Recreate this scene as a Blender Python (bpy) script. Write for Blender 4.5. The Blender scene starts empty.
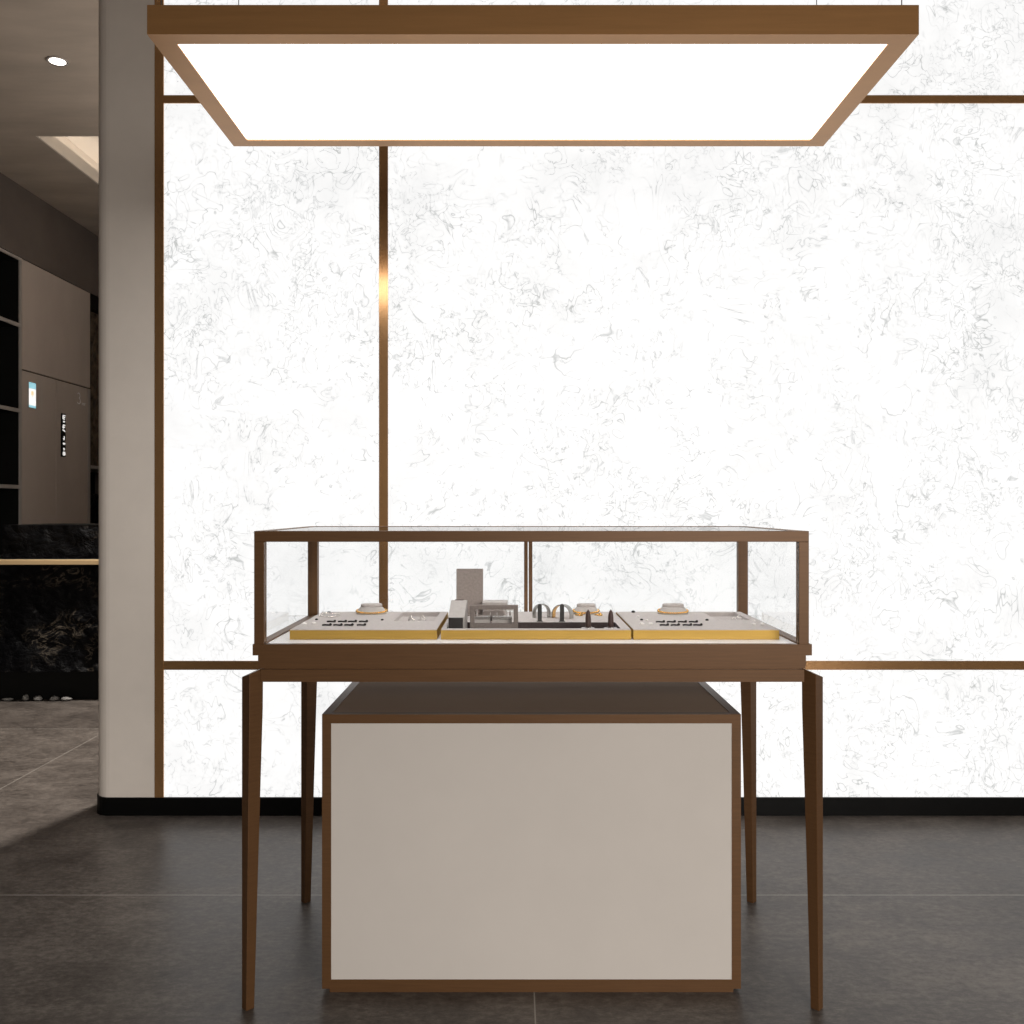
import bpy, bmesh, math, random
from mathutils import Vector, Matrix, noise
random.seed(7)
S = bpy.context.scene
C = S.collection
PI = math.pi

# ------------------------------------------------------------------ render look
S.view_settings.view_transform = 'Standard'
S.view_settings.look = 'None'
S.view_settings.gamma = 1
S.view_settings.use_curve_mapping = False
S.view_settings.exposure = 0.0

# ------------------------------------------------------------------ camera
cam = bpy.data.cameras.new('camera')
co = bpy.data.objects.new('camera', cam)
C.objects.link(co)
co.location = (0, 0, 1.2)
co.rotation_euler = (PI / 2, 0, 0)
cam.sensor_width = 36
cam.lens = 926 / 1024 * 36
cam.shift_x = -2 / 1024
cam.shift_y = -4 / 1024
cam.clip_start = 0.05
S.camera = co

# ------------------------------------------------------------------ materials
def new_mat(name):
    m = bpy.data.materials.new(name)
    m.use_nodes = True
    nt = m.node_tree
    return m, nt, nt.nodes['Principled BSDF']

def N(nt, kind, **kw):
    n = nt.nodes.new(kind)
    for k, v in kw.items():
        if hasattr(n, k):
            setattr(n, k, v)
        else:
            n.inputs[k].default_value = v
    return n

def ramp(nt, fac, stops, interp='LINEAR'):
    r = nt.nodes.new('ShaderNodeValToRGB')
    r.color_ramp.interpolation = interp
    el = r.color_ramp.elements
    while len(el) < len(stops):
        el.new(0.5)
    for e, (p, c) in zip(el, stops):
        e.position = p
        e.color = (*c, 1) if len(c) == 3 else c
    nt.links.new(fac, r.inputs[0])
    return r.outputs[0]

def mathn(nt, op, a, b=None, c=None, clamp=False):
    n = nt.nodes.new('ShaderNodeMath')
    n.operation = op
    n.use_clamp = clamp
    for i, v in enumerate((a, b, c)):
        if v is None:
            continue
        if isinstance(v, (int, float)):
            n.inputs[i].default_value = v
        else:
            nt.links.new(v, n.inputs[i])
    return n.outputs[0]

def coords(nt, scale=(1, 1, 1), kind='Object'):
    tc = nt.nodes.new('ShaderNodeTexCoord')
    mp = nt.nodes.new('ShaderNodeMapping')
    mp.inputs['Scale'].default_value = scale
    nt.links.new(tc.outputs[kind], mp.inputs[0])
    return mp.outputs[0]

def noise_tex(nt, vec, scale, detail=3, rough=0.5, dist=0.0):
    n = nt.nodes.new('ShaderNodeTexNoise')
    n.inputs['Scale'].default_value = scale
    n.inputs['Detail'].default_value = detail
    n.inputs['Roughness'].default_value = rough
    n.inputs['Distortion'].default_value = dist
    nt.links.new(vec, n.inputs['Vector'])
    return n.outputs['Fac']

def bump(nt, bsdf, h, strength=0.2, dist=0.002):
    b = nt.nodes.new('ShaderNodeBump')
    b.inputs['Strength'].default_value = strength
    b.inputs['Distance'].default_value = dist
    nt.links.new(h, b.inputs['Height'])
    nt.links.new(b.outputs[0], bsdf.inputs['Normal'])

def simple(name, col, rough=0.5, metal=0.0, var=0.06, nscale=30, stretch=(1, 1, 1), bstr=0.05, bscale=200, spec=0.5):
    m, nt, b = new_mat(name)
    v = coords(nt, stretch)
    n = noise_tex(nt, v, nscale, 4, 0.6)
    lo = tuple(c * (1 - var) for c in col)
    hi = tuple(min(1, c * (1 + var)) for c in col)
    nt.links.new(ramp(nt, n, [(0.3, lo), (0.7, hi)]), b.inputs['Base Color'])
    b.inputs['Roughness'].default_value = rough
    b.inputs['Metallic'].default_value = metal
    b.inputs['Specular IOR Level'].default_value = spec
    if bstr:
        bump(nt, b, noise_tex(nt, v, bscale, 2), bstr, 0.001)
    return m

BRONZE = simple('bronze', (0.122, 0.060, 0.025), 0.42, 0.22, 0.10, 14, (0.6, 1, 14), 0.02, 90, 0.3)
LAMPB = simple('lamp_bronze', (0.46, 0.240, 0.095), 0.36, 0.45, 0.06, 10, (0.5, 1, 8), 0.02, 90, 0.3)
STRIP = simple('brass_strip', (0.60, 0.335, 0.15), 0.185, 0.72, 0.04, 8, (1, 1, 1), 0.0)
GOLD = simple('tray_gold', (0.45, 0.28, 0.055), 0.5, 0.5, 0.08, 9, (1, 1, 20), 0.02, 80)
JGOLD = simple('jewel_gold', (0.80, 0.50, 0.18), 0.2, 1.0, 0.04, 30, bstr=0)
DSILVER = simple('dark_silver', (0.42, 0.41, 0.39), 0.3, 0.9, 0.04, 30, bstr=0)
FRAMEL = simple('taupe_linen', (0.25, 0.215, 0.20), 0.9, 0, 0.12, 160, (1, 1, 1), 0.3, 700, 0.15)
SILVER = simple('jewel_silver', (0.82, 0.80, 0.78), 0.2, 1.0, 0.04, 30, bstr=0)
PEARL = simple('pearl', (0.93, 0.90, 0.88), 0.18, 0.0, 0.02, 40, bstr=0)
ONYX = simple('onyx', (0.02, 0.016, 0.016), 0.25, 0.0, 0.2, 40, bstr=0)
VELVET = simple('taupe_velvet', (0.55, 0.51, 0.495), 0.95, 0, 0.08, 120, bstr=0.25, bscale=900, spec=0.1)
VELVETD = simple('dark_velvet', (0.085, 0.068, 0.068), 0.95, 0, 0.15, 120, bstr=0.25, bscale=900, spec=0.1)
LINEN = simple('grey_linen', (0.34, 0.295, 0.275), 0.9, 0, 0.12, 160, (1, 1, 1), 0.3, 700, 0.15)
PALE = simple('pale_leatherette', (0.50, 0.47, 0.455), 0.7, 0, 0.06, 90, bstr=0.1, bscale=500, spec=0.3)
BLACKL = simple('black_leatherette', (0.022, 0.018, 0.018), 0.5, 0, 0.2, 60, bstr=0.1, bscale=500)
CONE = simple('brown_leatherette', (0.075, 0.042, 0.036), 0.6, 0, 0.15, 60, bstr=0.1, bscale=500)
DECK = simple('white_deck', (0.86, 0.84, 0.84), 0.4, 0, 0.01, 10, bstr=0)
PANEL = simple('cream_panel', (0.585, 0.545, 0.51), 0.55, 0, 0.02, 5, (1, 1, 1), 0.02, 300, 0.15)
TOPP = simple('shaded_cream', (0.34, 0.245, 0.18), 0.7, 0, 0.03, 5, bstr=0, spec=0.05)  # cream top panel, its colour darkened to stand for shade under the case
COLUMN = simple('column_paint', (0.80, 0.735, 0.67), 0.7, 0, 0.04, 4, (1, 1, 1), 0.05, 120, 0.3)
BASEB = simple('black_baseboard', (0.003, 0.003, 0.003), 0.45, 0, 0.1, 10, bstr=0, spec=0.12)
CONC = simple('plaster_ceiling', (0.50, 0.43, 0.365), 0.9, 0, 0.13, 2.2, (0.7, 2.2, 1), 0.1, 20, 0.2)
COVE = simple('cove_paint', (0.78, 0.71, 0.62), 0.8, 0, 0.02, 3, bstr=0)
CAB = simple('taupe_cabinet', (0.54, 0.465, 0.415), 0.6, 0, 0.06, 3, (1, 1, 0.4), 0.03, 100, 0.3)
CABEDGE = simple('grey_edge', (0.50, 0.46, 0.43), 0.4, 0.2, 0.04, 10, bstr=0)
DARKIN = simple('black_interior', (0.006, 0.006, 0.0055), 0.6, 0, 0.1, 6, bstr=0, spec=0.2)
WALLP = simple('wall_plaster', (0.15, 0.125, 0.11), 0.85, 0, 0.10, 2.0, (1, 1, 1), 0.08, 30, 0.2)
ROOMP = simple('room_plaster', (0.30, 0.27, 0.245), 0.9, 0, 0.06, 2.0, (1, 1, 1), 0.08, 30, 0.2)
CABLE = simple('steel_cable', (0.12, 0.12, 0.12), 0.4, 0.8, 0.1, 40, bstr=0)
STONEP = simple('pebble', (0.20, 0.195, 0.185), 0.8, 0, 0.2, 30, bstr=0.3, bscale=90)

def emit(name, col, strength):
    m, nt, b = new_mat(name)
    v = coords(nt)
    n = noise_tex(nt, v, 2, 1)
    c = ramp(nt, n, [(0, tuple(x * 0.99 for x in col)), (1, col)])
    b.inputs['Base Color'].default_value = (0.8, 0.8, 0.8, 1)
    b.inputs['Roughness'].default_value = 0.5
    nt.links.new(c, b.inputs['Emission Color'])
    b.inputs['Emission Strength'].default_value = strength
    return m

DIFF = emit('lamp_diffuser', (1.0, 0.97, 0.94), 5.8)
LED = emit('cove_led', (1.0, 0.92, 0.84), 4.5)
SPOTE = emit('downlight_lens', (1.0, 0.93, 0.84), 10.0)
SCRW = emit('screen_white', (1.0, 0.98, 0.95), 0.95)
SCRB = emit('screen_blue', (0.22, 0.62, 0.74), 0.85)
SCRY = emit('screen_yellow', (0.95, 0.70, 0.28), 0.8)
SIGNW = emit('sign_white', (1.0, 0.97, 0.93), 0.75)
LOGO = simple('logo_silver', (0.95, 0.92, 0.92), 0.5, 0.0, 0.03, 20, bstr=0)

# backlit fibrous marble
def marble():
    m, nt, b = new_mat('backlit_marble')
    v = coords(nt)
    def ridge(vec, scale, width, detail, dist):
        n = noise_tex(nt, vec, scale, detail, 0.55, dist)
        d = mathn(nt, 'ABSOLUTE', mathn(nt, 'SUBTRACT', n, 0.5))
        return mathn(nt, 'SUBTRACT', 1.0, mathn(nt, 'DIVIDE', d, width), clamp=True)
    va = coords(nt, (1, 1, 0.75))
    vb = coords(nt, (0.8, 1, 1.1))
    vb2 = nt.nodes.new('ShaderNodeVectorMath'); vb2.operation = 'ADD'
    vb2.inputs[1].default_value = (7.3, 2.1, 4.4)
    nt.links.new(vb, vb2.inputs[0])
    vc = nt.nodes.new('ShaderNodeVectorMath'); vc.operation = 'ADD'
    vc.inputs[1].default_value = (-3.3, 5.1, 9.4)
    nt.links.new(va, vc.inputs[0])
    r1 = ridge(va, 5.0, 0.010, 2.2, 2.2)
    r2 = ridge(vb2.outputs[0], 8.5, 0.016, 2.0, 1.8)
    r3 = ridge(vc.outputs[0], 15.0, 0.028, 2.0, 1.6)
    def mask(off, scale, lo, hi):
        a = nt.nodes.new('ShaderNodeVectorMath'); a.operation = 'ADD'
        a.inputs[1].default_value = off
        nt.links.new(v, a.inputs[0])
        n = noise_tex(nt, a.outputs[0], scale, 3, 0.6, 0.3)
        return ramp(nt, n, [(lo, (0, 0, 0)), (hi, (1, 1, 1))])
    m1 = mask((1, 2, 3), 5.0, 0.41, 0.61)
    m2 = mask((5, 2, 8), 6.0, 0.41, 0.63)
    m3 = mask((9, 4, 1), 4.0, 0.43, 0.61)
    f = mathn(nt, 'ADD', mathn(nt, 'MULTIPLY', r1, m1), mathn(nt, 'MULTIPLY', r2, m2))
    f = mathn(nt, 'ADD', f, mathn(nt, 'MULTIPLY', r3, mathn(nt, 'MULTIPLY', m3, 0.75)), clamp=True)
    cloud = mask((2, 9, 5), 3.5, 0.46, 0.75)
    f2 = mathn(nt, 'ADD', mathn(nt, 'MULTIPLY', f, 0.60), mathn(nt, 'MULTIPLY', cloud, 0.16), clamp=True)
    c = ramp(nt, f2, [(0.0, (1.0, 0.995, 0.99)), (0.5, (0.66, 0.67, 0.67)), (1.0, (0.30, 0.31, 0.28))])
    b.inputs['Base Color'].default_value = (0.10, 0.10, 0.10, 1)
    b.inputs['Roughness'].default_value = 0.5
    b.inputs['Specular IOR Level'].default_value = 0.06
    nt.links.new(c, b.inputs['Emission Color'])
    b.inputs['Emission Strength'].default_value = 1.0
    return m
MARBLE = marble()

def glass():
    m, nt, b = new_mat('clear_glass')
    nt.nodes.remove(b)
    out = nt.nodes['Material Output']
    tr = nt.nodes.new('ShaderNodeBsdfTransparent')
    tr.inputs[0].default_value = (0.996, 0.998, 0.998, 1)
    gl = nt.nodes.new('ShaderNodeBsdfGlossy')
    gl.inputs['Roughness'].default_value = 0.01
    fr = nt.nodes.new('ShaderNodeFresnel'); fr.inputs[0].default_value = 1.45
    ge = nt.nodes.new('ShaderNodeNewGeometry')
    fac = mathn(nt, 'MULTIPLY', fr.outputs[0], mathn(nt, 'SUBTRACT', 1.0, ge.outputs['Backfacing']))
    mx = nt.nodes.new('ShaderNodeMixShader')
    nt.links.new(fac, mx.inputs[0]); nt.links.new(tr.outputs[0], mx.inputs[1]); nt.links.new(gl.outputs[0], mx.inputs[2])
    nt.links.new(mx.outputs[0], out.inputs[0])
    return m
GLASS = glass()

def floor_mat():
    m, nt, b = new_mat('grey_stone_tiles')
    v = coords(nt)
    n1 = noise_tex(nt, v, 1.3, 4, 0.6, 0.4)
    n2 = noise_tex(nt, coords(nt, (0.8, 1.3, 1)), 6.0, 9, 0.78, 0.2)
    n3 = noise_tex(nt, coords(nt, (0.75, 1.2, 1)), 48, 5, 0.8)
    t = mathn(nt, 'ADD', mathn(nt, 'MULTIPLY', n1, 0.24), mathn(nt, 'MULTIPLY', n2, 0.38))
    t = mathn(nt, 'ADD', t, mathn(nt, 'MULTIPLY', n3, 0.38))
    col = ramp(nt, t, [(0.40, (0.036, 0.030, 0.026)), (0.5, (0.080, 0.068, 0.059)), (0.60, (0.150, 0.130, 0.113))])
    sx = nt.nodes.new('ShaderNodeSeparateXYZ')
    tc = nt.nodes.new('ShaderNodeTexCoord')
    nt.links.new(tc.outputs['Object'], sx.inputs[0])
    def line(sock, off, period, w):
        q = mathn(nt, 'DIVIDE', mathn(nt, 'SUBTRACT', sock, off), period)
        fr = mathn(nt, 'ABSOLUTE', mathn(nt, 'SUBTRACT', q, mathn(nt, 'ROUND', q)))
        return mathn(nt, 'LESS_THAN', mathn(nt, 'MULTIPLY', fr, period), w / 2)
    g = mathn(nt, 'MAXIMUM', line(sx.outputs[0], 0.05, 2.245, 0.0034), line(sx.outputs[1], 2.871, 2.16, 0.0045))
    mx = nt.nodes.new('ShaderNodeMix'); mx.data_type = 'RGBA'
    nt.links.new(g, mx.inputs['Factor'])
    nt.links.new(col, mx.inputs[6])
    mx.inputs[7].default_value = (0.26, 0.24, 0.215, 1)
    nt.links.new(mx.outputs[2], b.inputs['Base Color'])
    rr = ramp(nt, n2, [(0.3, (0.30,) * 3), (0.7, (0.46,) * 3)])
    nt.links.new(rr, b.inputs['Roughness'])
    b.inputs['Specular IOR Level'].default_value = 0.24
    bump(nt, b, n3, 0.12, 0.002)
    return m
FLOOR = floor_mat()

def black_stone():
    m, nt, b = new_mat('black_rough_stone')
    v = coords(nt, (1.0, 1.0, 1.4))
    n = noise_tex(nt, v, 3.2, 8, 0.65, 1.5)
    vein = mathn(nt, 'ABSOLUTE', mathn(nt, 'SUBTRACT', noise_tex(nt, v, 5, 5, 0.6, 2.0), 0.5))
    vein = ramp(nt, vein, [(0.0, (1.0,) * 3), (0.012, (0.4,) * 3), (0.03, (0, 0, 0))])
    mk = ramp(nt, noise_tex(nt, v, 2.1, 3, 0.6, 0.5), [(0.48, (0, 0, 0)), (0.68, (1, 1, 1))])
    f = mathn(nt, 'MULTIPLY', vein, mk)
    f = mathn(nt, 'ADD', f, ramp(nt, n, [(0.66, (0, 0, 0)), (0.85, (0.3,) * 3)]), clamp=True)
    c = ramp(nt, f, [(0, (0.0025, 0.0025, 0.003)), (1, (0.30, 0.25, 0.19))])
    nt.links.new(c, b.inputs['Base Color'])
    b.inputs['Roughness'].default_value = 0.38
    b.inputs['Specular IOR Level'].default_value = 0.11
    bump(nt, b, noise_tex(nt, v, 9, 7, 0.65, 0.4), 0.6, 0.06)
    return m
STONE = black_stone()

# ------------------------------------------------------------------ mesh helpers
def add_box(bm, lo, hi, bev=0.0):
    x0, y0, z0 = lo; x1, y1, z1 = hi
    vs = [bm.verts.new(p) for p in ((x0, y0, z0), (x1, y0, z0), (x1, y1, z0), (x0, y1, z0),
                                    (x0, y0, z1), (x1, y0, z1), (x1, y1, z1), (x0, y1, z1))]
    fs = [bm.faces.new([vs[i] for i in q]) for q in ((3, 2, 1, 0), (4, 5, 6, 7), (0, 1, 5, 4), (1, 2, 6, 5), (2, 3, 7, 6), (3, 0, 4, 7))]
    if bev > 0:
        es = list({e for f in fs for e in f.edges})
        bmesh.ops.bevel(bm, geom=es, offset=bev, segments=2, profile=0.5, affect='EDGES')
    return vs

def add_prism(bm, poly, y0, y1, axis='y'):
    """poly: list of (a,b); extruded along axis."""
    def pt(a, b, t):
        return {'y': (a, t, b), 'z': (a, b, t), 'x': (t, a, b)}[axis]
    A = [bm.verts.new(pt(a, b, y0)) for a, b in poly]
    B = [bm.verts.new(pt(a, b, y1)) for a, b in poly]
    n = len(poly)
    bm.faces.new(A); bm.faces.new(B[::-1])
    for i in range(n):
        bm.faces.new((A[i], B[i], B[(i + 1) % n], A[(i + 1) % n]))
    bmesh.ops.recalc_face_normals(bm, faces=bm.faces[:])

def add_lathe(bm, prof, seg=24, sx=1, sy=1, off=(0, 0, 0)):
    rings = []
    for r, z in prof:
        if r < 1e-6:
            rings.append([bm.verts.new((off[0], off[1], off[2] + z))])
        else:
            rings.append([bm.verts.new((off[0] + sx * r * math.cos(2 * PI * k / seg), off[1] + sy * r * math.sin(2 * PI * k / seg), off[2] + z)) for k in range(seg)])
    for a, b in zip(rings, rings[1:]):
        for k in range(seg):
            q = []
            for v in (a[k % len(a)], a[(k + 1) % len(a)], b[(k + 1) % len(b)], b[k % len(b)]):
                if v not in q:
                    q.append(v)
            if len(q) > 2:
                bm.faces.new(q)
    for rg, fl in ((rings[0], True), (rings[-1], False)):
        if len(rg) > 2:
            bm.faces.new(rg[::-1] if fl else rg)
    bmesh.ops.recalc_face_normals(bm, faces=bm.faces[:])

def add_tube(bm, pts, r, seg=8, closed=False):
    pts = [Vector(p) for p in pts]
    n = len(pts); rings = []
    for i, p in enumerate(pts):
        if closed:
            t = pts[(i + 1) % n] - pts[i - 1]
        else:
            t = pts[min(i + 1, n - 1)] - pts[max(i - 1, 0)]
        t.normalize()
        u = t.cross(Vector((0, 0, 1)))
        if u.length < 1e-3:
            u = t.cross(Vector((1, 0, 0)))
        u.normalize(); w = t.cross(u)
        rings.append([bm.verts.new(p + r * (u * math.cos(2 * PI * k / seg) + w * math.sin(2 * PI * k / seg))) for k in range(seg)])
    m = n if closed else n - 1
    for i in range(m):
        a, b = rings[i], rings[(i + 1) % n]
        for k in range(seg):
            bm.faces.new((a[k], a[(k + 1) % seg], b[(k + 1) % seg], b[k]))
    if not closed:
        bm.faces.new(rings[0][::-1]); bm.faces.new(rings[-1])
    bmesh.ops.recalc_face_normals(bm, faces=bm.faces[:])

def obj(name, bm, mat, parent=None, smooth=False):
    me = bpy.data.meshes.new(name)
    bm.to_mesh(me); bm.free()
    if smooth:
        for p in me.polygons:
            p.use_smooth = True
    me.materials.append(mat)
    o = bpy.data.objects.new(name, me)
    C.objects.link(o)
    if parent:
        o.parent = parent
        o.matrix_parent_inverse = Matrix.Translation(-parent.location) if parent.get('abs') else Matrix()
    return o

def box(name, lo, hi, mat, parent=None, bev=0.0):
    bm = bmesh.new(); add_box(bm, lo, hi, bev)
    return obj(name, bm, mat, parent)

def boxes(name, lst, mat, parent=None, bev=0.0):
    bm = bmesh.new()
    for lo, hi in lst:
        add_box(bm, lo, hi, bev)
    return obj(name, bm, mat, parent)

def tag(o, label=None, cat=None, group=None, kind=None):
    if label: o['label'] = label
    if cat: o['category'] = cat
    if group: o['group'] = group
    if kind: o['kind'] = kind
    return o

def thing(name, label, cat, loc=(0, 0, 0), group=None, rz=0.0):
    o = bpy.data.objects.new(name, None)
    C.objects.link(o)
    o.empty_display_size = 0.05
    o.location = loc; o.rotation_euler = (0, 0, rz)
    return tag(o, label, cat, group)

def struct(o, label=None):
    o['kind'] = 'structure'
    if label: o['label'] = label
    return o

def dup(root, loc=None, rz=None, label=None, group=None):
    r = root.copy(); C.objects.link(r)
    if loc is not None: r.location = loc
    if rz is not None: r.rotation_euler = (0, 0, rz)
    if label: r['label'] = label
    if group: r['group'] = group
    for ch in list(root.children):
        c = ch.copy(); C.objects.link(c); c.parent = r
        for g in list(ch.children):
            d = g.copy(); C.objects.link(d); d.parent = c
    return r

# ------------------------------------------------------------------ room shell
CEIL = 3.5
WX = -3.52          # face of the left wall
Y_BACK = 9.0
Y_FRONT = -3.2
X_RIGHT = 3.9
struct(box('floor', (-4.05, Y_FRONT - 0.1, -0.1), (X_RIGHT + 0.1, Y_BACK + 0.1, 0), FLOOR), 'grey stone tiled floor with thin pale joints')

# ceiling with a rectangular recess over the back room
RX0, RX1, RY0, RY1 = -2.96, -0.75, 5.725, 7.75
bm = bmesh.new()
for lo, hi in (((-4.05, Y_FRONT - 0.1, CEIL), (X_RIGHT + 0.1, RY0, CEIL + 0.08)),
               ((-4.05, RY1, CEIL), (X_RIGHT + 0.1, Y_BACK + 0.1, CEIL + 0.08)),
               ((-4.05, RY0, CEIL), (RX0, RY1, CEIL + 0.08)),
               ((RX1, RY0, CEIL), (X_RIGHT + 0.1, RY1, CEIL + 0.08))):
    add_box(bm, lo, hi)
ceil = struct(obj('ceiling', bm, CONC), 'brown grey plaster ceiling')
# cove: lip, set-back upper walls, lid
lip, t = 0.085, 0.012
bm = bmesh.new()
for lo, hi in (((RX0, RY0, CEIL + 0.001), (RX0 + t, RY1, CEIL + lip)), ((RX1 - t, RY0, CEIL + 0.001), (RX1, RY1, CEIL + lip)),
               ((RX0 + t, RY0, CEIL + 0.001), (RX1 - t, RY0 + t, CEIL + lip)), ((RX0 + t, RY1 - t, CEIL + 0.001), (RX1 - t, RY1, CEIL + lip))):
    add_box(bm, lo, hi)
g = 0.16
for lo, hi in (((RX0 - g - 0.02, RY0 - g, CEIL + 0.08), (RX0 - g, RY1 + g, CEIL + 0.30)), ((RX1 + g, RY0 - g, CEIL + 0.08), (RX1 + g + 0.02, RY1 + g, CEIL + 0.30)),
               ((RX0 - g, RY0 - g - 0.02, CEIL + 0.08), (RX1 + g, RY0 - g, CEIL + 0.30)), ((RX0 - g, RY1 + g, CEIL + 0.08), (RX1 + g, RY1 + g + 0.02, CEIL + 0.30)),
               ((RX0 - g, RY0 - g, CEIL + 0.28), (RX1 + g, RY1 + g, CEIL + 0.30))):
    add_box(bm, lo, hi)
cv = obj('cove', bm, COVE, ceil)
bm = bmesh.new()
zz = CEIL + 0.082
for lo, hi in (((RX0 - 0.09, RY0 - 0.06, zz), (RX0 - 0.05, RY1 + 0.06, zz + 0.012)), ((RX1 + 0.05, RY0 - 0.06, zz), (RX1 + 0.09, RY1 + 0.06, zz + 0.012)),
               ((RX0 - 0.04, RY0 - 0.09, zz), (RX1 + 0.04, RY0 - 0.05, zz + 0.012)), ((RX0 - 0.04, RY1 + 0.05, zz), (RX1 + 0.04, RY1 + 0.09, zz + 0.012))):
    add_box(bm, lo, hi)
obj('light_strip', bm, LED, cv)

# outer walls
bm = bmesh.new()
add_box(bm, (-4.05, Y_FRONT, 0), (-3.95, Y_BACK, CEIL))
add_box(bm, (-3.95, Y_FRONT, 0), (WX, 4.60, CEIL))
add_box(bm, (-3.95, 8.62, 0), (WX, Y_BACK, CEIL))
struct(obj('wall_left', bm, WALLP), 'dark taupe plaster wall')
struct(box('wall_rear', (WX, Y_BACK, 0), (X_RIGHT, Y_BACK + 0.1, CEIL), WALLP))
struct(box('wall_right', (X_RIGHT, Y_FRONT, 0), (X_RIGHT + 0.1, Y_BACK, CEIL), ROOMP))
struct(box('wall_front', (-4.05, Y_FRONT - 0.1, 0), (X_RIGHT, Y_FRONT, CEIL), ROOMP))
struct(box('trim_1', (-3.95, 4.60, 2.990), (WX, 8.62, CEIL), WALLP), 'dark plaster bulkhead above the built-in cabinets')

# backlit wall
WY = 3.62
def z_at(py, D): return 1.2 - (py - 508) * D / 926
def x_at(px, D): return (px - 514) * D / 926
ZB = 0.0702
wall = struct(box('wall_back', (-1.403, WY + 0.04, ZB), (X_RIGHT, 3.95, CEIL), WALLP), 'backlit white veined marble wall with brass strips')
V = [(-1.403, -1.368), (-0.5270, -0.4920), (2.60, 2.635)]
H = [(0.568, 0.603), (2.781, 2.812)]
cols = [(V[0][1], V[1][0]), (V[1][1], V[2][0]), (V[2][1], X_RIGHT)]
rows = [(ZB, H[0][0]), (H[0][1], H[1][0]), (H[1][1], CEIL)]
for cx in cols:
    for rz_ in rows:
        box('marble_panel', (cx[0], WY, rz_[0]), (cx[1], WY + 0.04, rz_[1]), MARBLE, wall)
k = 2
for v in V:
    struct(box('trim_%d' % k, (v[0], WY - 0.006, ZB), (v[1], WY + 0.04, CEIL), STRIP), 'vertical brass strip on the backlit wall'); k += 1
for h in H:
    for cx in cols:
        struct(box('trim_%d' % k, (cx[0], WY - 0.005, h[0]), (cx[1], WY + 0.04, h[1]), STRIP), 'horizontal brass strip on the backlit wall'); k += 1

# rounded end column of the wall and its baseboard
def round_end(x0, x1, y0, y1, r):
    pts = [(x1, y0), (x1, y1)]
    for i in range(9):
        a = PI / 2 + (PI / 2) * i / 8
        pts.append((x0 + r + r * math.cos(a), y1 - r + r * math.sin(a)))
    for i in range(9):
        a = PI + (PI / 2) * i / 8
        pts.append((x0 + r + r * math.cos(a), y0 + r + r * math.sin(a)))
    return pts
bm = bmesh.new(); add_prism(bm, round_end(-1.645, -1.403, WY - 0.004, 3.95, 0.065), ZB, CEIL, 'z')
struct(obj('wall_end', bm, COLUMN), 'cream plaster rounded end of the backlit wall')
bm = bmesh.new(); add_prism(bm, round_end(-1.6495, X_RIGHT, WY - 0.010, 3.955, 0.068), 0, ZB, 'z')
struct(obj('baseboard_back', bm, BASEB), 'black baseboard under the backlit wall')

# ------------------------------------------------------------------ display case
X0, X1, Y0, Y1 = -0.6215, 0.7052, 2.2135, 2.815
ZT, ZD = 1.1450, 0.8742
P = 0.024
case = thing('display_case', 'bronze framed glass jewellery display case on tapered legs', 'display case', (0.042, 2.51, 0))
case['abs'] = 1
def cpart(name, lst, mat, bev=0.0008): return boxes(name, lst, mat, case, bev)
cpart('top_frame', [((X0, Y0, ZT - 0.026), (X1, Y0 + P, ZT)), ((X0, Y1 - P, ZT - 0.026), (X1, Y1, ZT)),
                    ((X0, Y0 + P, ZT - 0.026), (X0 + P, Y1 - P, ZT)), ((X1 - P, Y0 + P, ZT - 0.026), (X1, Y1 - P, ZT))], BRONZE)
RP = 0.029
for (px, py, w_) in ((X0, Y0, P), (X1 - P, Y0, P), (X0, Y1 - P, RP), (X1 - RP, Y1 - P, RP)):
    cpart('post', [((px, py, ZD), (px + w_, py + P, ZT - 0.026))], BRONZE)
cpart('post', [((0.0305, Y1 - P, ZD), (0.0415, Y1 - 0.004, ZT - 0.026)), ((0.0445, Y1 - P, ZD), (0.0555, Y1 - 0.004, ZT - 0.026))], BRONZE)
cpart('glass_top', [((X0 + P, Y0 + P, ZT - 0.007), (X1 - P, Y1 - P, ZT - 0.001))], GLASS, 0)
gz0, gz1 = ZD, ZT - 0.026
cpart('glass_pane', [((X0 + P, Y0 + 0.009, gz0), (X1 - P, Y0 + 0.014, gz1))], GLASS, 0)
cpart('glass_pane', [((X0 + RP, Y1 - 0.014, gz0), (0.0305, Y1 - 0.009, gz1))], GLASS, 0)
cpart('glass_pane', [((0.0555, Y1 - 0.014, gz0), (X1 - RP, Y1 - 0.009, gz1))], GLASS, 0)
cpart('glass_pane', [((X0 + 0.009, Y0 + P, gz0), (X0 + 0.014, Y1 - P, gz1))], GLASS, 0)
cpart('glass_pane', [((X1 - 0.014, Y0 + P, gz0), (X1 - 0.009, Y1 - P, gz1))], GLASS, 0)
DZ = 0.8725
cpart('deck', [((X0 + P, Y0 + 0.016, 0.866), (X1 - P, Y1 - 0.016, DZ))], DECK, 0)
cpart('bottom_rail', [((X0 + 0.014, Y0 + P, ZD), (X0 + P, Y1 - P, ZD + 0.003))], BRONZE, 0)
cpart('bottom_rail', [((X1 - P, Y0 + P, ZD), (X1 - 0.014, Y1 - P, ZD + 0.003))], BRONZE, 0)
cpart('base_frame', [((-0.6250, Y0, 0.8475), (0.7123, Y0 + 0.016, ZD)), ((-0.6250, Y1 - 0.016, 0.8475), (0.7123, Y1, ZD)),
                     ((-0.6250, Y0 + 0.016, 0.8475), (X0 + P, Y1 - 0.016, ZD)), ((X1 - P, Y0 + 0.016, 0.8475), (0.7123, Y1 - 0.016, ZD))], BRONZE, 0)
cpart('case_body', [((-0.612, Y0, 0.8165), (0.698, Y1, 0.8475))], BRONZE, 0)
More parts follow.
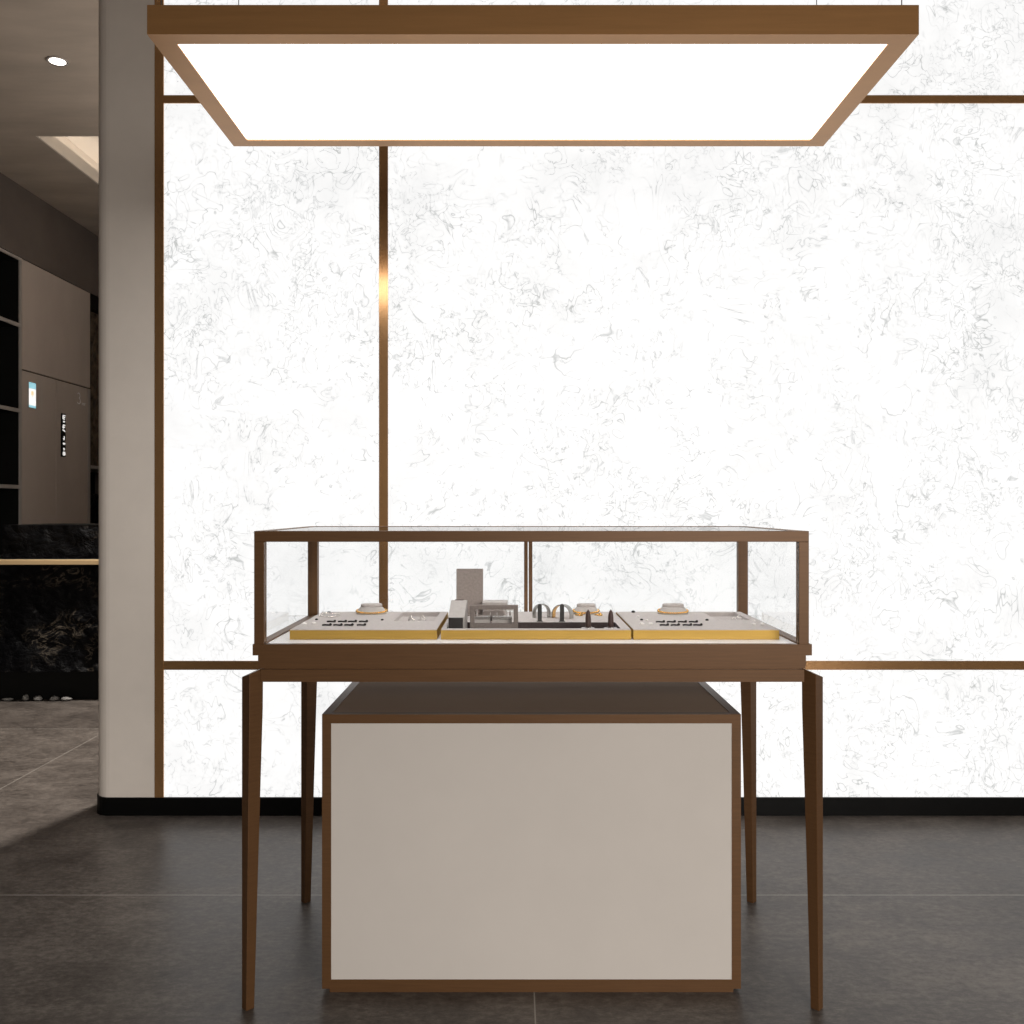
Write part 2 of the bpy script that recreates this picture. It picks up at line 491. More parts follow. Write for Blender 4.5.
cpart('apron', [((-0.606, Y0 + 0.001, 0.784), (0.694, Y1 - 0.002, 0.8135)), ((-0.600, Y0 + 0.006, 0.8135), (0.688, Y1 - 0.008, 0.8165))], BRONZE, 0)

def leg(cx, cy, sx):
    """square leg turned 45 degrees, outer corner plumb, tapering from the inside; top slopes down outwards"""
    bm = bmesh.new()
    ht, hb = 0.0258, 0.0150
    xo = cx + sx * ht
    def ring(h, z, zs):
        c = xo - sx * h
        return [bm.verts.new((c + sx * h, cy, z - zs)), bm.verts.new((c, cy - h, z - zs * 0.5)),
                bm.verts.new((c - sx * h, cy, z)), bm.verts.new((c, cy + h, z - zs * 0.5))]
    rs = [ring(hb, 0.0, 0), ring(hb + (ht - hb) * 0.55, 0.42, 0), ring(ht * 0.985, 0.72, 0), ring(ht, 0.8165, 0.022)]
    bm.faces.new(rs[0]); bm.faces.new(rs[-1])
    for a, b in zip(rs, rs[1:]):
        for i in range(4):
            bm.faces.new((a[i], a[(i + 1) % 4], b[(i + 1) % 4], b[i]))
    bmesh.ops.recalc_face_normals(bm, faces=bm.faces[:])
    bmesh.ops.bevel(bm, geom=bm.edges[:], offset=0.001, segments=2, profile=0.5, affect='EDGES')
    return obj('leg', bm, BRONZE, case)
for cx, cy, sx in ((-0.6275, 2.2225, -1), (0.7160, 2.2225, 1), (-0.624, 2.825, -1), (0.714, 2.825, 1)):
    leg(cx, cy, sx)

# ------------------------------------------------------------------ pedestal below the case
ped = thing('pedestal', 'cream panelled box pedestal with bronze edges under the display case', 'pedestal', (0.043, 2.52, 0))
ped['abs'] = 1
px0, px1, py0, py1, pz0, pz1, e = -0.475, 0.5616, 2.291, 2.757, 0.0105, 0.6895, 0.0225
bm = bmesh.new()
for xx in (px0, px1 - e):
    for yy in (py0, py1 - e):
        add_box(bm, (xx, yy, pz0), (xx + e, yy + e, pz1))
for zz in (pz0, pz1 - e):
    for yy in (py0, py1 - e):
        add_box(bm, (px0 + e, yy, zz), (px1 - e, yy + e, zz + e))
    for xx in (px0, px1 - e):
        add_box(bm, (xx, py0 + e, zz), (xx + e, py1 - e, zz + e))
obj('frame', bm, BRONZE, ped)
boxes('front_panel', [((px0 + e, py0 + 0.0015, pz0 + e), (px1 - e, py0 + 0.016, pz1 - e))], PANEL, ped)
boxes('back_panel', [((px0 + e, py1 - 0.016, pz0 + e), (px1 - e, py1 - 0.002, pz1 - e))], PANEL, ped)
boxes('side_panel', [((px0 + 0.002, py0 + e, pz0 + e), (px0 + 0.016, py1 - e, pz1 - e))], PANEL, ped)
boxes('side_panel', [((px1 - 0.016, py0 + e, pz0 + e), (px1 - 0.002, py1 - e, pz1 - e))], PANEL, ped)
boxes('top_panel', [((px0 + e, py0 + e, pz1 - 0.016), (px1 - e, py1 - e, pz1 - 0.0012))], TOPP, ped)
boxes('plinth', [((px0 + 0.018, py0 + 0.004, 0), (px1 - 0.018, py1 - 0.01, pz0))], BRONZE, ped)

# ------------------------------------------------------------------ pendant light
lx0, lx1, ly0, ly1, lz0, lz1 = -0.860, 0.949, 2.170, 2.842, 2.310, 2.379
lamp = thing('pendant_light', 'large rectangular bronze pendant light with glowing white diffuser above the display case', 'ceiling lamp', (0.0445, 2.506, 2.31))
lamp['abs'] = 1
bx, by = 0.054, 0.047
bm = bmesh.new()
outer = [(lx0, ly0), (lx1, ly0), (lx1, ly1), (lx0, ly1)]
inner = [(lx0 + bx, ly0 + by), (lx1 - bx, ly0 + by), (lx1 - bx, ly1 - by), (lx0 + bx, ly1 - by)]
for i in range(4):                       # four mitred frame members
    j = (i + 1) % 4
    add_prism(bm, [outer[i], outer[j], inner[j], inner[i]], lz0, lz1, 'z')
obj('frame', bm, LAMPB, lamp)
boxes('diffuser', [((lx0 + bx, ly0 + by, lz0 + 0.004), (lx1 - bx, ly1 - by, lz0 + 0.016))], DIFF, lamp)
boxes('back_plate', [((lx0 + bx, ly0 + by, lz1 - 0.012), (lx1 - bx, ly1 - by, lz1 - 0.004))], LAMPB, lamp)
for xx in (lx0 + 0.024, lx1 - 0.030):
    for yy in (ly0 + 0.025, ly1 - 0.03):
        bm = bmesh.new(); add_tube(bm, [(xx, yy, lz1), (xx, yy, 2.9), (xx, yy, CEIL)], 0.0013, 8)
        add_lathe(bm, [(0.006, 0), (0.006, 0.006), (0.002, 0.012)], 12, off=(xx, yy, lz1))
        obj('cable', bm, CABLE, lamp)

# ------------------------------------------------------------------ jewellery trays
TZ0, TZ1 = DZ + 0.0003, 0.8977
TY0, TY1 = 2.304, 2.700
def tray(x0, x1, label, well=None, wdepth=0.008, wmat=None, inserts=False):
    t = thing('jewellery_tray', label, 'tray', ((x0 + x1) / 2, (TY0 + TY1) / 2, TZ0), 'gold edged velvet jewellery trays')
    t['abs'] = 1
    w = 0.0025
    bm = bmesh.new()
    add_box(bm, (x0, TY0, TZ0), (x1, TY0 + w, TZ1 - 0.002)); add_box(bm, (x0, TY1 - w, TZ0), (x1, TY1, TZ1 - 0.002))
    add_box(bm, (x0, TY0 + w, TZ0), (x0 + w, TY1 - w, TZ1 - 0.002)); add_box(bm, (x1 - w, TY0 + w, TZ0), (x1, TY1 - w, TZ1 - 0.002))
    add_box(bm, (x0 + w, TY0 + w, TZ0), (x1 - w, TY1 - w, TZ0 + 0.001))
    obj('rim', bm, GOLD, t)
    a0, a1, b0, b1 = x0 + 0.0006, x1 - 0.0006, TY0 + 0.0006, TY1 - 0.0006
    # pad with a rectangular well
    wx0, wx1, wy0, wy1 = well
    zf = TZ1 - wdepth
    bm = bmesh.new()
    pl = TZ1 - 0.002
    for lo, hi in (((x0 + w, TY0 + w, TZ0 + 0.001), (x1 - w, TY1 - w, zf - 0.0012)),):
        add_box(bm, lo, hi)
    for (u0, u1, v0, v1) in ((a0, a1, b0, wy0), (a0, a1, wy1, b1), (a0, wx0, wy0, wy1), (wx1, a1, wy0, wy1)):
        # upper layer overlaps the rim by its top 2 mm
        add_box(bm, (u0, v0, pl), (u1, v1, TZ1))
        add_box(bm, (max(u0, x0 + w), max(v0, TY0 + w), zf - 0.0012), (min(u1, x1 - w), min(v1, TY1 - w), pl))
    obj('pad', bm, VELVET, t)
    q = 0.0012
    boxes('well_lining', [((wx0, wy0, zf - q), (wx1, wy1, zf)), ((wx0, wy1 - q, zf), (wx1, wy1, TZ1 - 0.0005)), ((wx0, wy0, zf), (wx1, wy0 + q, TZ1 - 0.0005)),
                          ((wx0, wy0 + q, zf), (wx0 + q, wy1 - q, TZ1 - 0.0005)), ((wx1 - q, wy0 + q, zf), (wx1, wy1 - q, TZ1 - 0.0005))], wmat or VELVET, t)
    if inserts:
        n = 5
        dy = (wy1 - wy0 - 0.045) / n
        for i in range(n):
            bm = bmesh.new()
            yc = wy0 + (i + 0.5) * dy
            prof = [(wx0 + 0.002, 0)]
            pts = [(yc + 0.42 * dy * math.cos(a), zf + 0.0085 * math.sin(a)) for a in [PI * q / 10 for q in range(11)]]
            add_prism(bm, pts, wx0 + 0.002, wx1 - 0.002, 'x')
            obj('ring_roll', bm, VELVET, t)
    return t
T1 = (-0.558, -0.192); T2 = (-0.1820, 0.2916); T3 = (0.297, 0.660)
tray(*T1, 'left gold edged tray with taupe velvet pad in the glass case', (T1[0] + 0.236, T1[0] + 0.345, 2.475, 2.685), 0.014, None, True)
tray(*T3, 'right gold edged tray with taupe velvet pad in the glass case', (T3[0] + 0.250, T3[0] + 0.343, 2.50, 2.685), 0.014, None, True)
WELL = (-0.169, 0.268, 2.325, 2.452)
tray(*T2, 'middle gold edged tray with a long dark well in the glass case', WELL, 0.0205, VELVETD)
WZ = TZ1 - 0.0205 + 0.0002
TZ = TZ1 + 0.0002

# necklace stands on the trays
def necklace(x, y, label, neck_mat, w=0.046, z=TZ):
    t = thing('necklace_stand', label, 'necklace stand', (x, y, z), 'low necklace stands at the back of the trays')
    bm = bmesh.new()
    add_lathe(bm, [(w * 0.93, 0), (w * 0.96, 0.003), (w * 0.86, 0.010), (w * 0.70, 0.019), (w * 0.66, 0.0205), (w * 0.63, 0.0205)], 40, 1, 0.62)
    obj('bust', bm, PALE, t, True)
    bm = bmesh.new()
    add_lathe(bm, [(w * 0.63, 0.0205), (w * 0.63, 0.0215), (w * 0.67, 0.022), (w * 0.66, 0.027), (w * 0.60, 0.029), (0, 0.0295)], 40, 1, 0.62)
    obj('neck_cap', bm, VELVET, t, True)
    bm = bmesh.new()
    n = 44
    for i in range(n):
        a = 2 * PI * i / n
        zz = 0.0085 + 0.004 * math.sin(a)
        rr = w * 0.915
        bmesh.ops.create_uvsphere(bm, u_segments=8, v_segments=6, radius=0.0032, matrix=Matrix.Translation((rr * math.cos(a), 0.62 * rr * math.sin(a), max(zz, 0.0042))))
    obj('necklace', bm, neck_mat, t, True)
    return t
necklace(x_at(371.5, 2.645), 2.645, 'pale necklace stand with bronze beads at the back of the left tray', JGOLD)
necklace(x_at(673, 2.645), 2.645, 'pale necklace stand with an orange gold necklace at the back of the right tray', JGOLD)
necklace(x_at(586, 2.645), 2.645, 'pale necklace stand behind the bangle and the dark ring cones', JGOLD, 0.040)

# slim earrings in two rows of four
def bar_earring():
    bm = bmesh.new()
    add_tube(bm, [(-0.011, 0, 0.0024), (-0.004, 0.001, 0.0030), (0.004, 0, 0.0026), (0.011, 0.001, 0.0024)], 0.0022, 8)
    bmesh.ops.create_uvsphere(bm, u_segments=10, v_segments=8, radius=0.0036, matrix=Matrix.Translation((0.010, 0.001, 0.0038)))
    return bm
ear0 = None
ordn = ['first', 'second', 'third', 'fourth']
for tname, rowspx in (('left', ((622.5, (331, 342, 352, 363)), (626.0, (326.5, 337.5, 348.5, 361)))),
                      ('right', ((622.8, (660, 671, 682, 693)), (626.0, (664, 675, 687, 697.5))))):
    for rname, (py, pxs) in zip(('back', 'front'), rowspx):
        D = 926 * (1.2 - TZ) / (py - 508)
        for i, px in enumerate(pxs):
            lab = 'slim dark bar earring, %s from left in the %s row on the %s tray' % (ordn[i], rname, tname)
            if ear0 is None:
                ear0 = tag(obj('bar_earring', bar_earring(), ONYX, None, True), lab, 'earring', 'dark bar earrings laid in rows on the trays')
                o = ear0
            else:
                o = ear0.copy(); C.objects.link(o); o['label'] = lab
            o.location = (x_at(px, D), D, TZ)
            o.rotation_euler = (0, 0, random.uniform(-0.15, 0.15))

# studs
def stud_bm(r=0.0045):
    bm = bmesh.new()
    add_lathe(bm, [(r * 0.8, 0), (r, r * 0.15), (r * 1.05, r * 0.45), (r * 0.8, r * 0.85), (r * 0.45, r * 1.05), (0, r * 1.1)], 12)
    return bm
protos = {}
def stud(px, py, mat, label, r=0.0045, z=TZ, name='stud_earring', sx=1.0):
    D = 926 * (1.2 - z) / (py - 508)
    key = (mat.name, r)
    if key not in protos:
        o = obj(name, stud_bm(r), mat); protos[key] = o
    else:
        o = protos[key].copy(); C.objects.link(o)
    tag(o, label, 'earring', 'small studs on the trays')
    o.location = (x_at(px, D), D, z); o.scale = (sx, 1, 1)
    return o
stud(304.5, 624.3, PEARL, 'white oval stud nearest the left front corner of the left tray', 0.0050, sx=1.3)
stud(313.8, 623.8, PEARL, 'white oval stud just right of the corner stud on the left tray', 0.0050, sx=1.3)
stud(316.5, 620.0, ONYX, 'small dark stud behind the white studs on the left tray', 0.0040)
stud(329.0, 613.2, ONYX, 'dark round stud at the back left of the left tray', 0.0052)
stud(382.2, 620.4, ONYX, 'lone dark stud in the middle of the left tray', 0.0040)
stud(707.0, 620.6, ONYX, 'lone dark stud in the middle of the right tray', 0.0046)
stud(633.3, 612.6, ONYX, 'dark stud at the back left corner of the right tray', 0.0056)
stud(638.4, 617.2, PEARL, 'white stud in front of the dark corner stud of the right tray', 0.0042)
stud(641.6, 620.3, ONYX, 'dark stud between white studs on the right tray', 0.0042)
stud(646.8, 620.8, PEARL, 'white stud right of the dark stud on the right tray', 0.0042)
stud(642.0, 624.4, PEARL, 'white stud nearest the left front corner of the right tray', 0.0050, sx=1.25)
stud(650.6, 624.4, PEARL, 'white stud left of the front earring row on the right tray', 0.0050, sx=1.25)
stud(754.0, 621.3, PEARL, 'white stud nearest the back at the right edge of the right tray', 0.0042)
stud(753.6, 624.6, PEARL, 'white oval stud in front of the ring rolls on the right tray', 0.0050, sx=1.2)
stud(762.0, 624.6, PEARL, 'white oval stud nearest the right front corner of the right tray', 0.0050, sx=1.2)
# rings set in the rolls
def ring_bm():
    bm = bmesh.new()
    add_tube(bm, [(0.0075 * math.cos(2 * PI * i / 20), 0, 0.0075 * math.sin(2 * PI * i / 20)) for i in range(20)], 0.0012, 6, True)
    bmesh.ops.create_icosphere(bm, subdivisions=1, radius=0.0034, matrix=Matrix.Translation((0, 0, 0.0095)))
    return bm
ring0 = None
for wx0, wy0, dy, lst, tn in ((T1[0] + 0.236, 2.475, 0.165 / 5, ((0.040, 1), (0.072, 1), (0.045, 0), (0.070, 0)), 'left'),
                              (T3[0] + 0.250, 2.50, 0.140 / 5, ((0.055, 0), (0.075, 1)), 'right')):
    for q, (dx, r_) in enumerate(lst):
        if ring0 is None:
            o = ring0 = obj('ring', ring_bm(), SILVER, None, True)
        else:
            o = ring0.copy(); C.objects.link(o)
        side = 'left' if dx < 0.06 else 'right'
        rw = 'nearest' if r_ == 0 else 'second'
        tag(o, 'small silver ring with stone, %s-hand one in the %s ring roll of the %s tray' % (side, rw, tn), 'ring', 'rings in the ring rolls of the trays')
        o.location = (wx0 + dx, wy0 + (r_ + 1.0) * dy, TZ1 - 0.014 + 0.0090)
# bracelet chain at back left of the left tray
bm = bmesh.new()
bx_ = []
for i in range(36):
    a = 2 * PI * i / 36
    bx_.append((0.024 * math.cos(a) + 0.004 * math.cos(3 * a), 0.050 * math.sin(a), 0.0016))
for p in bx_:
    bmesh.ops.create_uvsphere(bm, u_segments=6, v_segments=5, radius=0.0021, matrix=Matrix.Translation((p[0], p[1], 0.0021)))
o = tag(obj('bracelet', bm, SILVER, None, True), 'thin silver chain bracelet lying at the back left of the left tray', 'bracelet')
o.location = (x_at(330, 2.60), 2.595, TZ); o.rotation_euler = (0, 0, 0.3)

# ---- middle tray displays
D = 2.60
t = thing('necklace_board', 'tall upright grey linen display board at the back of the middle tray', 'display board', (x_at(469.7, D), D, TZ))
bm = bmesh.new(); add_box(bm, (-0.0375, -0.006, 0.004), (0.0375, 0.006, 0.1315), 0.0015)
bd = obj('board', bm, LINEN, t); bd.rotation_euler = (-0.06, 0, 0)
boxes('base', [((-0.040, -0.014, 0), (0.040, 0.030, 0.0045))], LINEN, t, 0.001)

t = thing('watch_stand', 'pale sloping jewellery stand with black front at the left of the middle tray', 'jewellery stand', (-0.1465, 2.337, WZ), rz=-0.05)
W2 = 0.0205
bm = bmesh.new(); add_prism(bm, [(0.006, 0.0), (0.085, 0.0), (0.085, 0.082), (0.070, 0.082), (0.006, 0.046)], -W2, W2, 'x')
obj('stand_body', bm, PALE, t)
boxes('front_pad', [((-W2 + 0.002, 0.0, 0.0), (W2 - 0.003, 0.006, 0.0455))], BLACKL, t, 0.001)
bm = bmesh.new(); add_box(bm, (-0.011, 0.0735, 0.0822), (0.011, 0.0805, 0.0840), 0.0004)
obj('slot_bar', bm, CONE, t)

D = 2.365
t = thing('bracelet_stand', 'grey linen open frame stand in the middle tray', 'display frame', (x_at(494, D), D, WZ))
hw, hh, wt = 0.0615, 0.0745, 0.0115
boxes('frame', [((-hw, 0, 0), (-hw + wt, 0.012, hh)), ((hw - wt, 0, 0), (hw, 0.012, hh)),
                ((-hw + wt, 0, hh - wt), (hw - wt, 0.012, hh)), ((-hw + wt, 0, 0), (hw - wt, 0.012, 0.028))], FRAMEL, t, 0.0012)
for q0, q1 in ((-hw, -hw + wt), (hw - wt, hw)):
    boxes('foot', [((q0, 0.012, 0), (q1, 0.040, 0.006))], FRAMEL, t, 0.001)

# things seen through the frame
def silver_box(px0, px1, label):
    D = 2.408
    a, b = x_at(px0, D), x_at(px1, D)
    t = thing('ring_box', label, 'jewellery box', ((a + b) / 2, D, WZ), 'small white jewellery boxes behind the frame')
    h = (b - a) / 2
    boxes('box_body', [((-h, 0, 0), (h, 0.03, 0.0325))], PALE, t, 0.001)
    boxes('lid', [((-h, -0.0005, 0.0328), (h, 0.030, 0.0405))], SILVER, t, 0.001)
    return t
silver_box(474.5, 490.0, 'small white jewellery box behind the left half of the grey frame')
silver_box(492.0, 512.0, 'small white jewellery box behind the right half of the grey frame')
t = thing('bracelet_cushion', 'rounded grey bracelet cushion seen through the frame stand', 'cushion', (x_at(494, 2.50), 2.485, TZ))
bm = bmesh.new()
prof = [(-0.033, 0.0)] + [(-0.033 + 0.004 * 0 + 0.010 * (1 - math.cos(a)), 0.030 * math.sin(a)) for a in [PI / 2 * q / 6 for q in range(1, 7)]]
prof += [(-x, z) for x, z in prof[::-1]]
add_prism(bm, prof, -0.022, 0.022, 'y')
bmesh.ops.bevel(bm, geom=[e_ for e_ in bm.edges if abs(e_.verts[0].co.y - e_.verts[1].co.y) < 1e-5], offset=0.003, segments=2, profile=0.5, affect='EDGES')
obj('cushion', bm, LINEN, t, True)
bm = bmesh.new()
for s in (-0.009, 0.009):
    add_tube(bm, [(s, -0.0232, 0.002), (s, -0.0235, 0.020), (s, -0.018, 0.0305), (s, 0.0, 0.0312), (s, 0.018, 0.0305), (s, 0.0235, 0.020), (s, 0.0232, 0.002)], 0.0011, 6)
obj('band', bm, PALE, t, True)

D = 2.45
t = thing('pale_box', 'flat pale jewellery box behind the grey frame stand', 'jewellery box', (x_at(495, 2.56), 2.548, TZ))
boxes('box_body', [((-0.034, 0, 0), (0.034, 0.07, 0.034))], PALE, t, 0.001)
boxes('lid', [((-0.035, -0.001, 0.0343), (0.035, 0.071, 0.0425))], PALE, t, 0.001)
for px, mat, head, lab in ((477.0, VELVET, False, 'short grey post at the left inside the frame stand'), (510.0, SILVER, True, 'white topped earring post at the right inside the frame stand')):
    D = 2.468
    t = thing('earring_post', lab, 'earring stand', (x_at(px, D), D, TZ))
    bm = bmesh.new(); add_lathe(bm, [(0.0065, 0), (0.0065, 0.002), (0.0022, 0.003), (0.0022, 0.028), (0.002, 0.0285)], 14); obj('post', bm, mat, t, True)
    if head:
        boxes('crossbar', [((-0.0105, -0.003, 0.0288), (0.0105, 0.003, 0.0335))], PEARL, t, 0.001)
    else:
        boxes('tip', [((-0.003, -0.003, 0.0288), (0.003, 0.003, 0.031))], VELVET, t, 0.0005)

# open cuffs and the posts before them
def cuff(px, D, rot, R, hgt, band, label, mat, inner):
    t = thing('cuff_bracelet', label, 'bracelet', (x_at(px, D), D, TZ), None, rot)
    def strip(name, r0, r1, b, m):
        bm = bmesh.new(); rings = []
        st = hgt - R
        path = [(1, 0.0, 0)] + [(0, PI * q / 24, st) for q in range(25)] + [(-1, 0.0, 0)]
        for sd, a, z in path:
            ring = []
            for r, y in ((r0, -b), (r0, b), (r1, b), (r1, -b)):
                x, zz = (sd * r, 0) if sd else (r * math.cos(a), z + r * math.sin(a))
                ring.append(bm.verts.new((x, y, zz)))
            rings.append(ring)
        for A, B in zip(rings, rings[1:]):
            for q in range(4):
                bm.faces.new((A[q], A[(q + 1) % 4], B[(q + 1) % 4], B[q]))
        bm.faces.new(rings[0]); bm.faces.new(rings[-1])
        bmesh.ops.recalc_face_normals(bm, faces=bm.faces[:])
        obj(name, bm, m, t)
    strip('outer_band', R, R - 0.0014, band / 2, mat)
    strip('inner_band', R - 0.0015, R - 0.0024, band / 2 - 0.001, inner)
    return t
cuff(541.5, 2.555, math.radians(28), 0.0240, 0.0375, 0.017, 'silver cuff bracelet standing behind the left black post', DSILVER, DSILVER)
cuff(562.5, 2.545, math.radians(-30), 0.0285, 0.0375, 0.020, 'wide silver cuff bracelet with gold lining behind the right black post', DSILVER, JGOLD)
for px, lab in ((539.7, 'black round topped post in front of the silver cuff'), (562.0, 'black round topped post in front of the gold lined cuff')):
    t = thing('bracelet_post', lab, 'jewellery stand', (x_at(px, 2.466), 2.466, TZ), 'black bracelet posts in the middle tray')
    w = 0.0055
    bm = bmesh.new()
    pts = [(-w, 0.0014), (w, 0.0014)] + [(w * math.cos(a), 0.0410 + w * math.sin(a)) for a in [PI * q / 8 for q in range(9)]]
    add_prism(bm, pts, -0.0045, 0.0045, 'y')
    obj('post', bm, BLACKL, t)
    boxes('foot', [((-0.008, -0.006, 0.0), (0.008, 0.007, 0.0012))], BLACKL, t)

# ring cones
for px, mat, lab in ((588.2, CONE, 'dark brown ring cone nearer the bangles'), (610.8, CONE, 'dark brown ring cone at the right end of the middle tray')):
    D = 2.352
    t = thing('ring_cone', lab, 'ring stand', (x_at(px, D), D, WZ), 'ring cones in the middle tray')
    bm = bmesh.new(); add_lathe(bm, [(0.0072, 0.0185), (0.0074, 0.030), (0.0070, 0.045), (0.0056, 0.055), (0.0034, 0.061), (0.0012, 0.0645), (0, 0.065)], 20)
    obj('cone', bm, mat, t, True)
    boxes('base', [((-0.0165, -0.013, 0.0), (0.0165, 0.013, 0.0182))], PALE, t, 0.0012)
    bm = bmesh.new(); add_lathe(bm, [(0.0092, 0.0184), (0.0092, 0.0200), (0.0076, 0.0200), (0.0076, 0.0184)], 20)
    obj('collar', bm, SILVER, t, True)
# gold earrings beside the middle necklace stand
for px, py, lab in ((579.0, 611.4, 'gold hoop earring left of the dark ring cones at the back of the middle tray'), (598.5, 610.6, 'gold hoop earring behind the ring cones at the back of the middle tray')):
    D = 2.60
    bm = bmesh.new()
    add_tube(bm, [(0.0095 * math.cos(2 * PI * i / 20), 0.0095 * math.sin(2 * PI * i / 20), 0.0022 + 0.001 * math.sin(4 * PI * i / 20)) for i in range(20)], 0.0022, 8, True)
    bmesh.ops.create_icosphere(bm, subdivisions=1, radius=0.005, matrix=Matrix.Translation((0.004, -0.007, 0.0050)))
    o = tag(obj('hoop_earring', bm, JGOLD, None, True), lab, 'earring', 'gold hoops on the middle tray')
    o.location = (x_at(px, D), D, TZ)

# ------------------------------------------------------------------ left room
# shelf unit
t = thing('shelf_unit', 'black built-in open shelving at the far left with pale shelf edges', 'shelves', (-3.73, 5.6, 0)); t['abs'] = 1
sy0, sy1 = 4.602, 6.622
boxes('carcass', [((-3.948, sy0, 0), (-3.93, sy1, 2.985)), ((-3.93, sy0, 0), (WX - 0.012, sy0 + 0.02, 2.985)), ((-3.93, sy1 - 0.02, 0), (WX - 0.012, sy1, 2.985)),
                  ((-3.93, sy0 + 0.02, 2.965), (WX - 0.012, sy1 - 0.02, 2.985)), ((-3.93, sy0 + 0.02, 0), (WX - 0.012, sy1 - 0.02, 0.06))], DARKIN, t)
boxes('edge_frame', [((WX - 0.012, sy0, 0), (WX, sy0 + 0.02, 2.985)), ((WX - 0.012, sy1 - 0.02, 0), (WX, sy1, 2.985)), ((WX - 0.012, sy0 + 0.02, 2.965), (WX, sy1 - 0.02, 2.985))], CABEDGE, t)
for z in (2.502, 1.894, 1.350, 0.75):
    s_ = boxes('shelf', [((-3.93, sy0 + 0.02, z - 0.012), (WX - 0.012, sy1 - 0.02, z + 0.012))], DARKIN, t)
    ed = boxes('shelf_edge', [((WX - 0.012, sy0 + 0.02, z - 0.013), (WX - 0.001, sy1 - 0.02, z + 0.013))], CABEDGE)
    ed.parent = s_

# tall cabinet with two doors
cy0, cy1 = 6.626, 7.690
t = thing('tall_cabinet', 'tall taupe built-in cabinet with two flat doors beside the black shelves', 'cabinet', (-3.73, 7.16, 0)); t['abs'] = 1
boxes('body', [((-3.948, cy0, 0), (WX - 0.022, cy1, 2.985))], DARKIN, t)
boxes('upper_panel', [((WX - 0.021, cy0 + 0.001, 2.196), (WX, cy1 - 0.001, 2.982))], CAB, t)
dm = 7.117
def door(a, b):
    return boxes('door', [((WX - 0.021, a, 0.08), (WX, b, 2.186))], CAB, t, 0.001)
door(cy0 + 0.001, dm - 0.003); d2 = door(dm + 0.003, 7.645)
boxes('side_stile', [((WX - 0.021, 7.651, 0.08), (WX + 0.002, cy1 - 0.001, 2.186))], CABEDGE, t)
# emblem on the right door
bm = bmesh.new()
def yz(px, py):
    D = -3.52 * 926 / (px - 514)
    return D, 1.2 - (py - 508) * D / 926
pts = []
ec, ez = yz(78.6, 397.5)
for i in range(13):
    a = math.radians(150 - 240 * i / 12)
    pts.append((WX + 0.001, ec + 0.036 * math.cos(a), ez + 0.040 + 0.034 * math.sin(a)))
for i in range(1, 14):
    a = math.radians(90 - 240 * i / 13)
    pts.append((WX + 0.001, ec + 0.044 * math.cos(a), ez - 0.032 + 0.040 * math.sin(a)))
pts = [(q[0], ec + 0.6 * (q[1] - ec), ez + 0.6 * (q[2] - ez) - 0.008) for q in pts]
add_tube(bm, pts, 0.0035, 6)
for q in range(3):
    add_tube(bm, [(WX + 0.001, ec + 0.058 + q * 0.022, ez - 0.055), (WX + 0.001, ec + 0.058 + q * 0.022, ez - 0.038), (WX + 0.001, ec + 0.070 + q * 0.022, ez - 0.038)], 0.0025, 6)
em = obj('emblem', bm, LOGO); em.parent = d2

# screen on left door
a, zt = yz(27.6, 382); b, _ = yz(34.4, 384)
zb = 1.2 - (407 - 508) * a / 926
t = thing('wall_screen', 'small lit screen, blue and white, mounted on the left cabinet door', 'screen', (WX + 0.001, (a + b) / 2, (zt + zb) / 2)); t['abs'] = 1
boxes('casing', [((WX + 0.0005, a - 0.004, zb - 0.004), (WX + 0.010, b + 0.004, zt + 0.004))], CABEDGE, t)
hgt = zt - zb
boxes('screen', [((WX + 0.010, a, zb + 0.09 * hgt), (WX + 0.0112, b, zb + 0.76 * hgt))], SCRW, t)
boxes('header_band', [((WX + 0.010, a, zb + 0.76 * hgt), (WX + 0.0112, b, zt))], SCRB, t)
boxes('footer_band', [((WX + 0.010, a, zb), (WX + 0.0112, b, zb + 0.09 * hgt))], SCRB, t)
boxes('picture', [((WX + 0.0112, a + 0.030, zb + 0.50 * hgt), (WX + 0.0118, b - 0.035, zb + 0.66 * hgt))], SCRY, t)
boxes('dot', [((WX + 0.0112, a + 0.042, zb + 0.41 * hgt), (WX + 0.0118, b - 0.050, zb + 0.46 * hgt))], DARKIN, t)

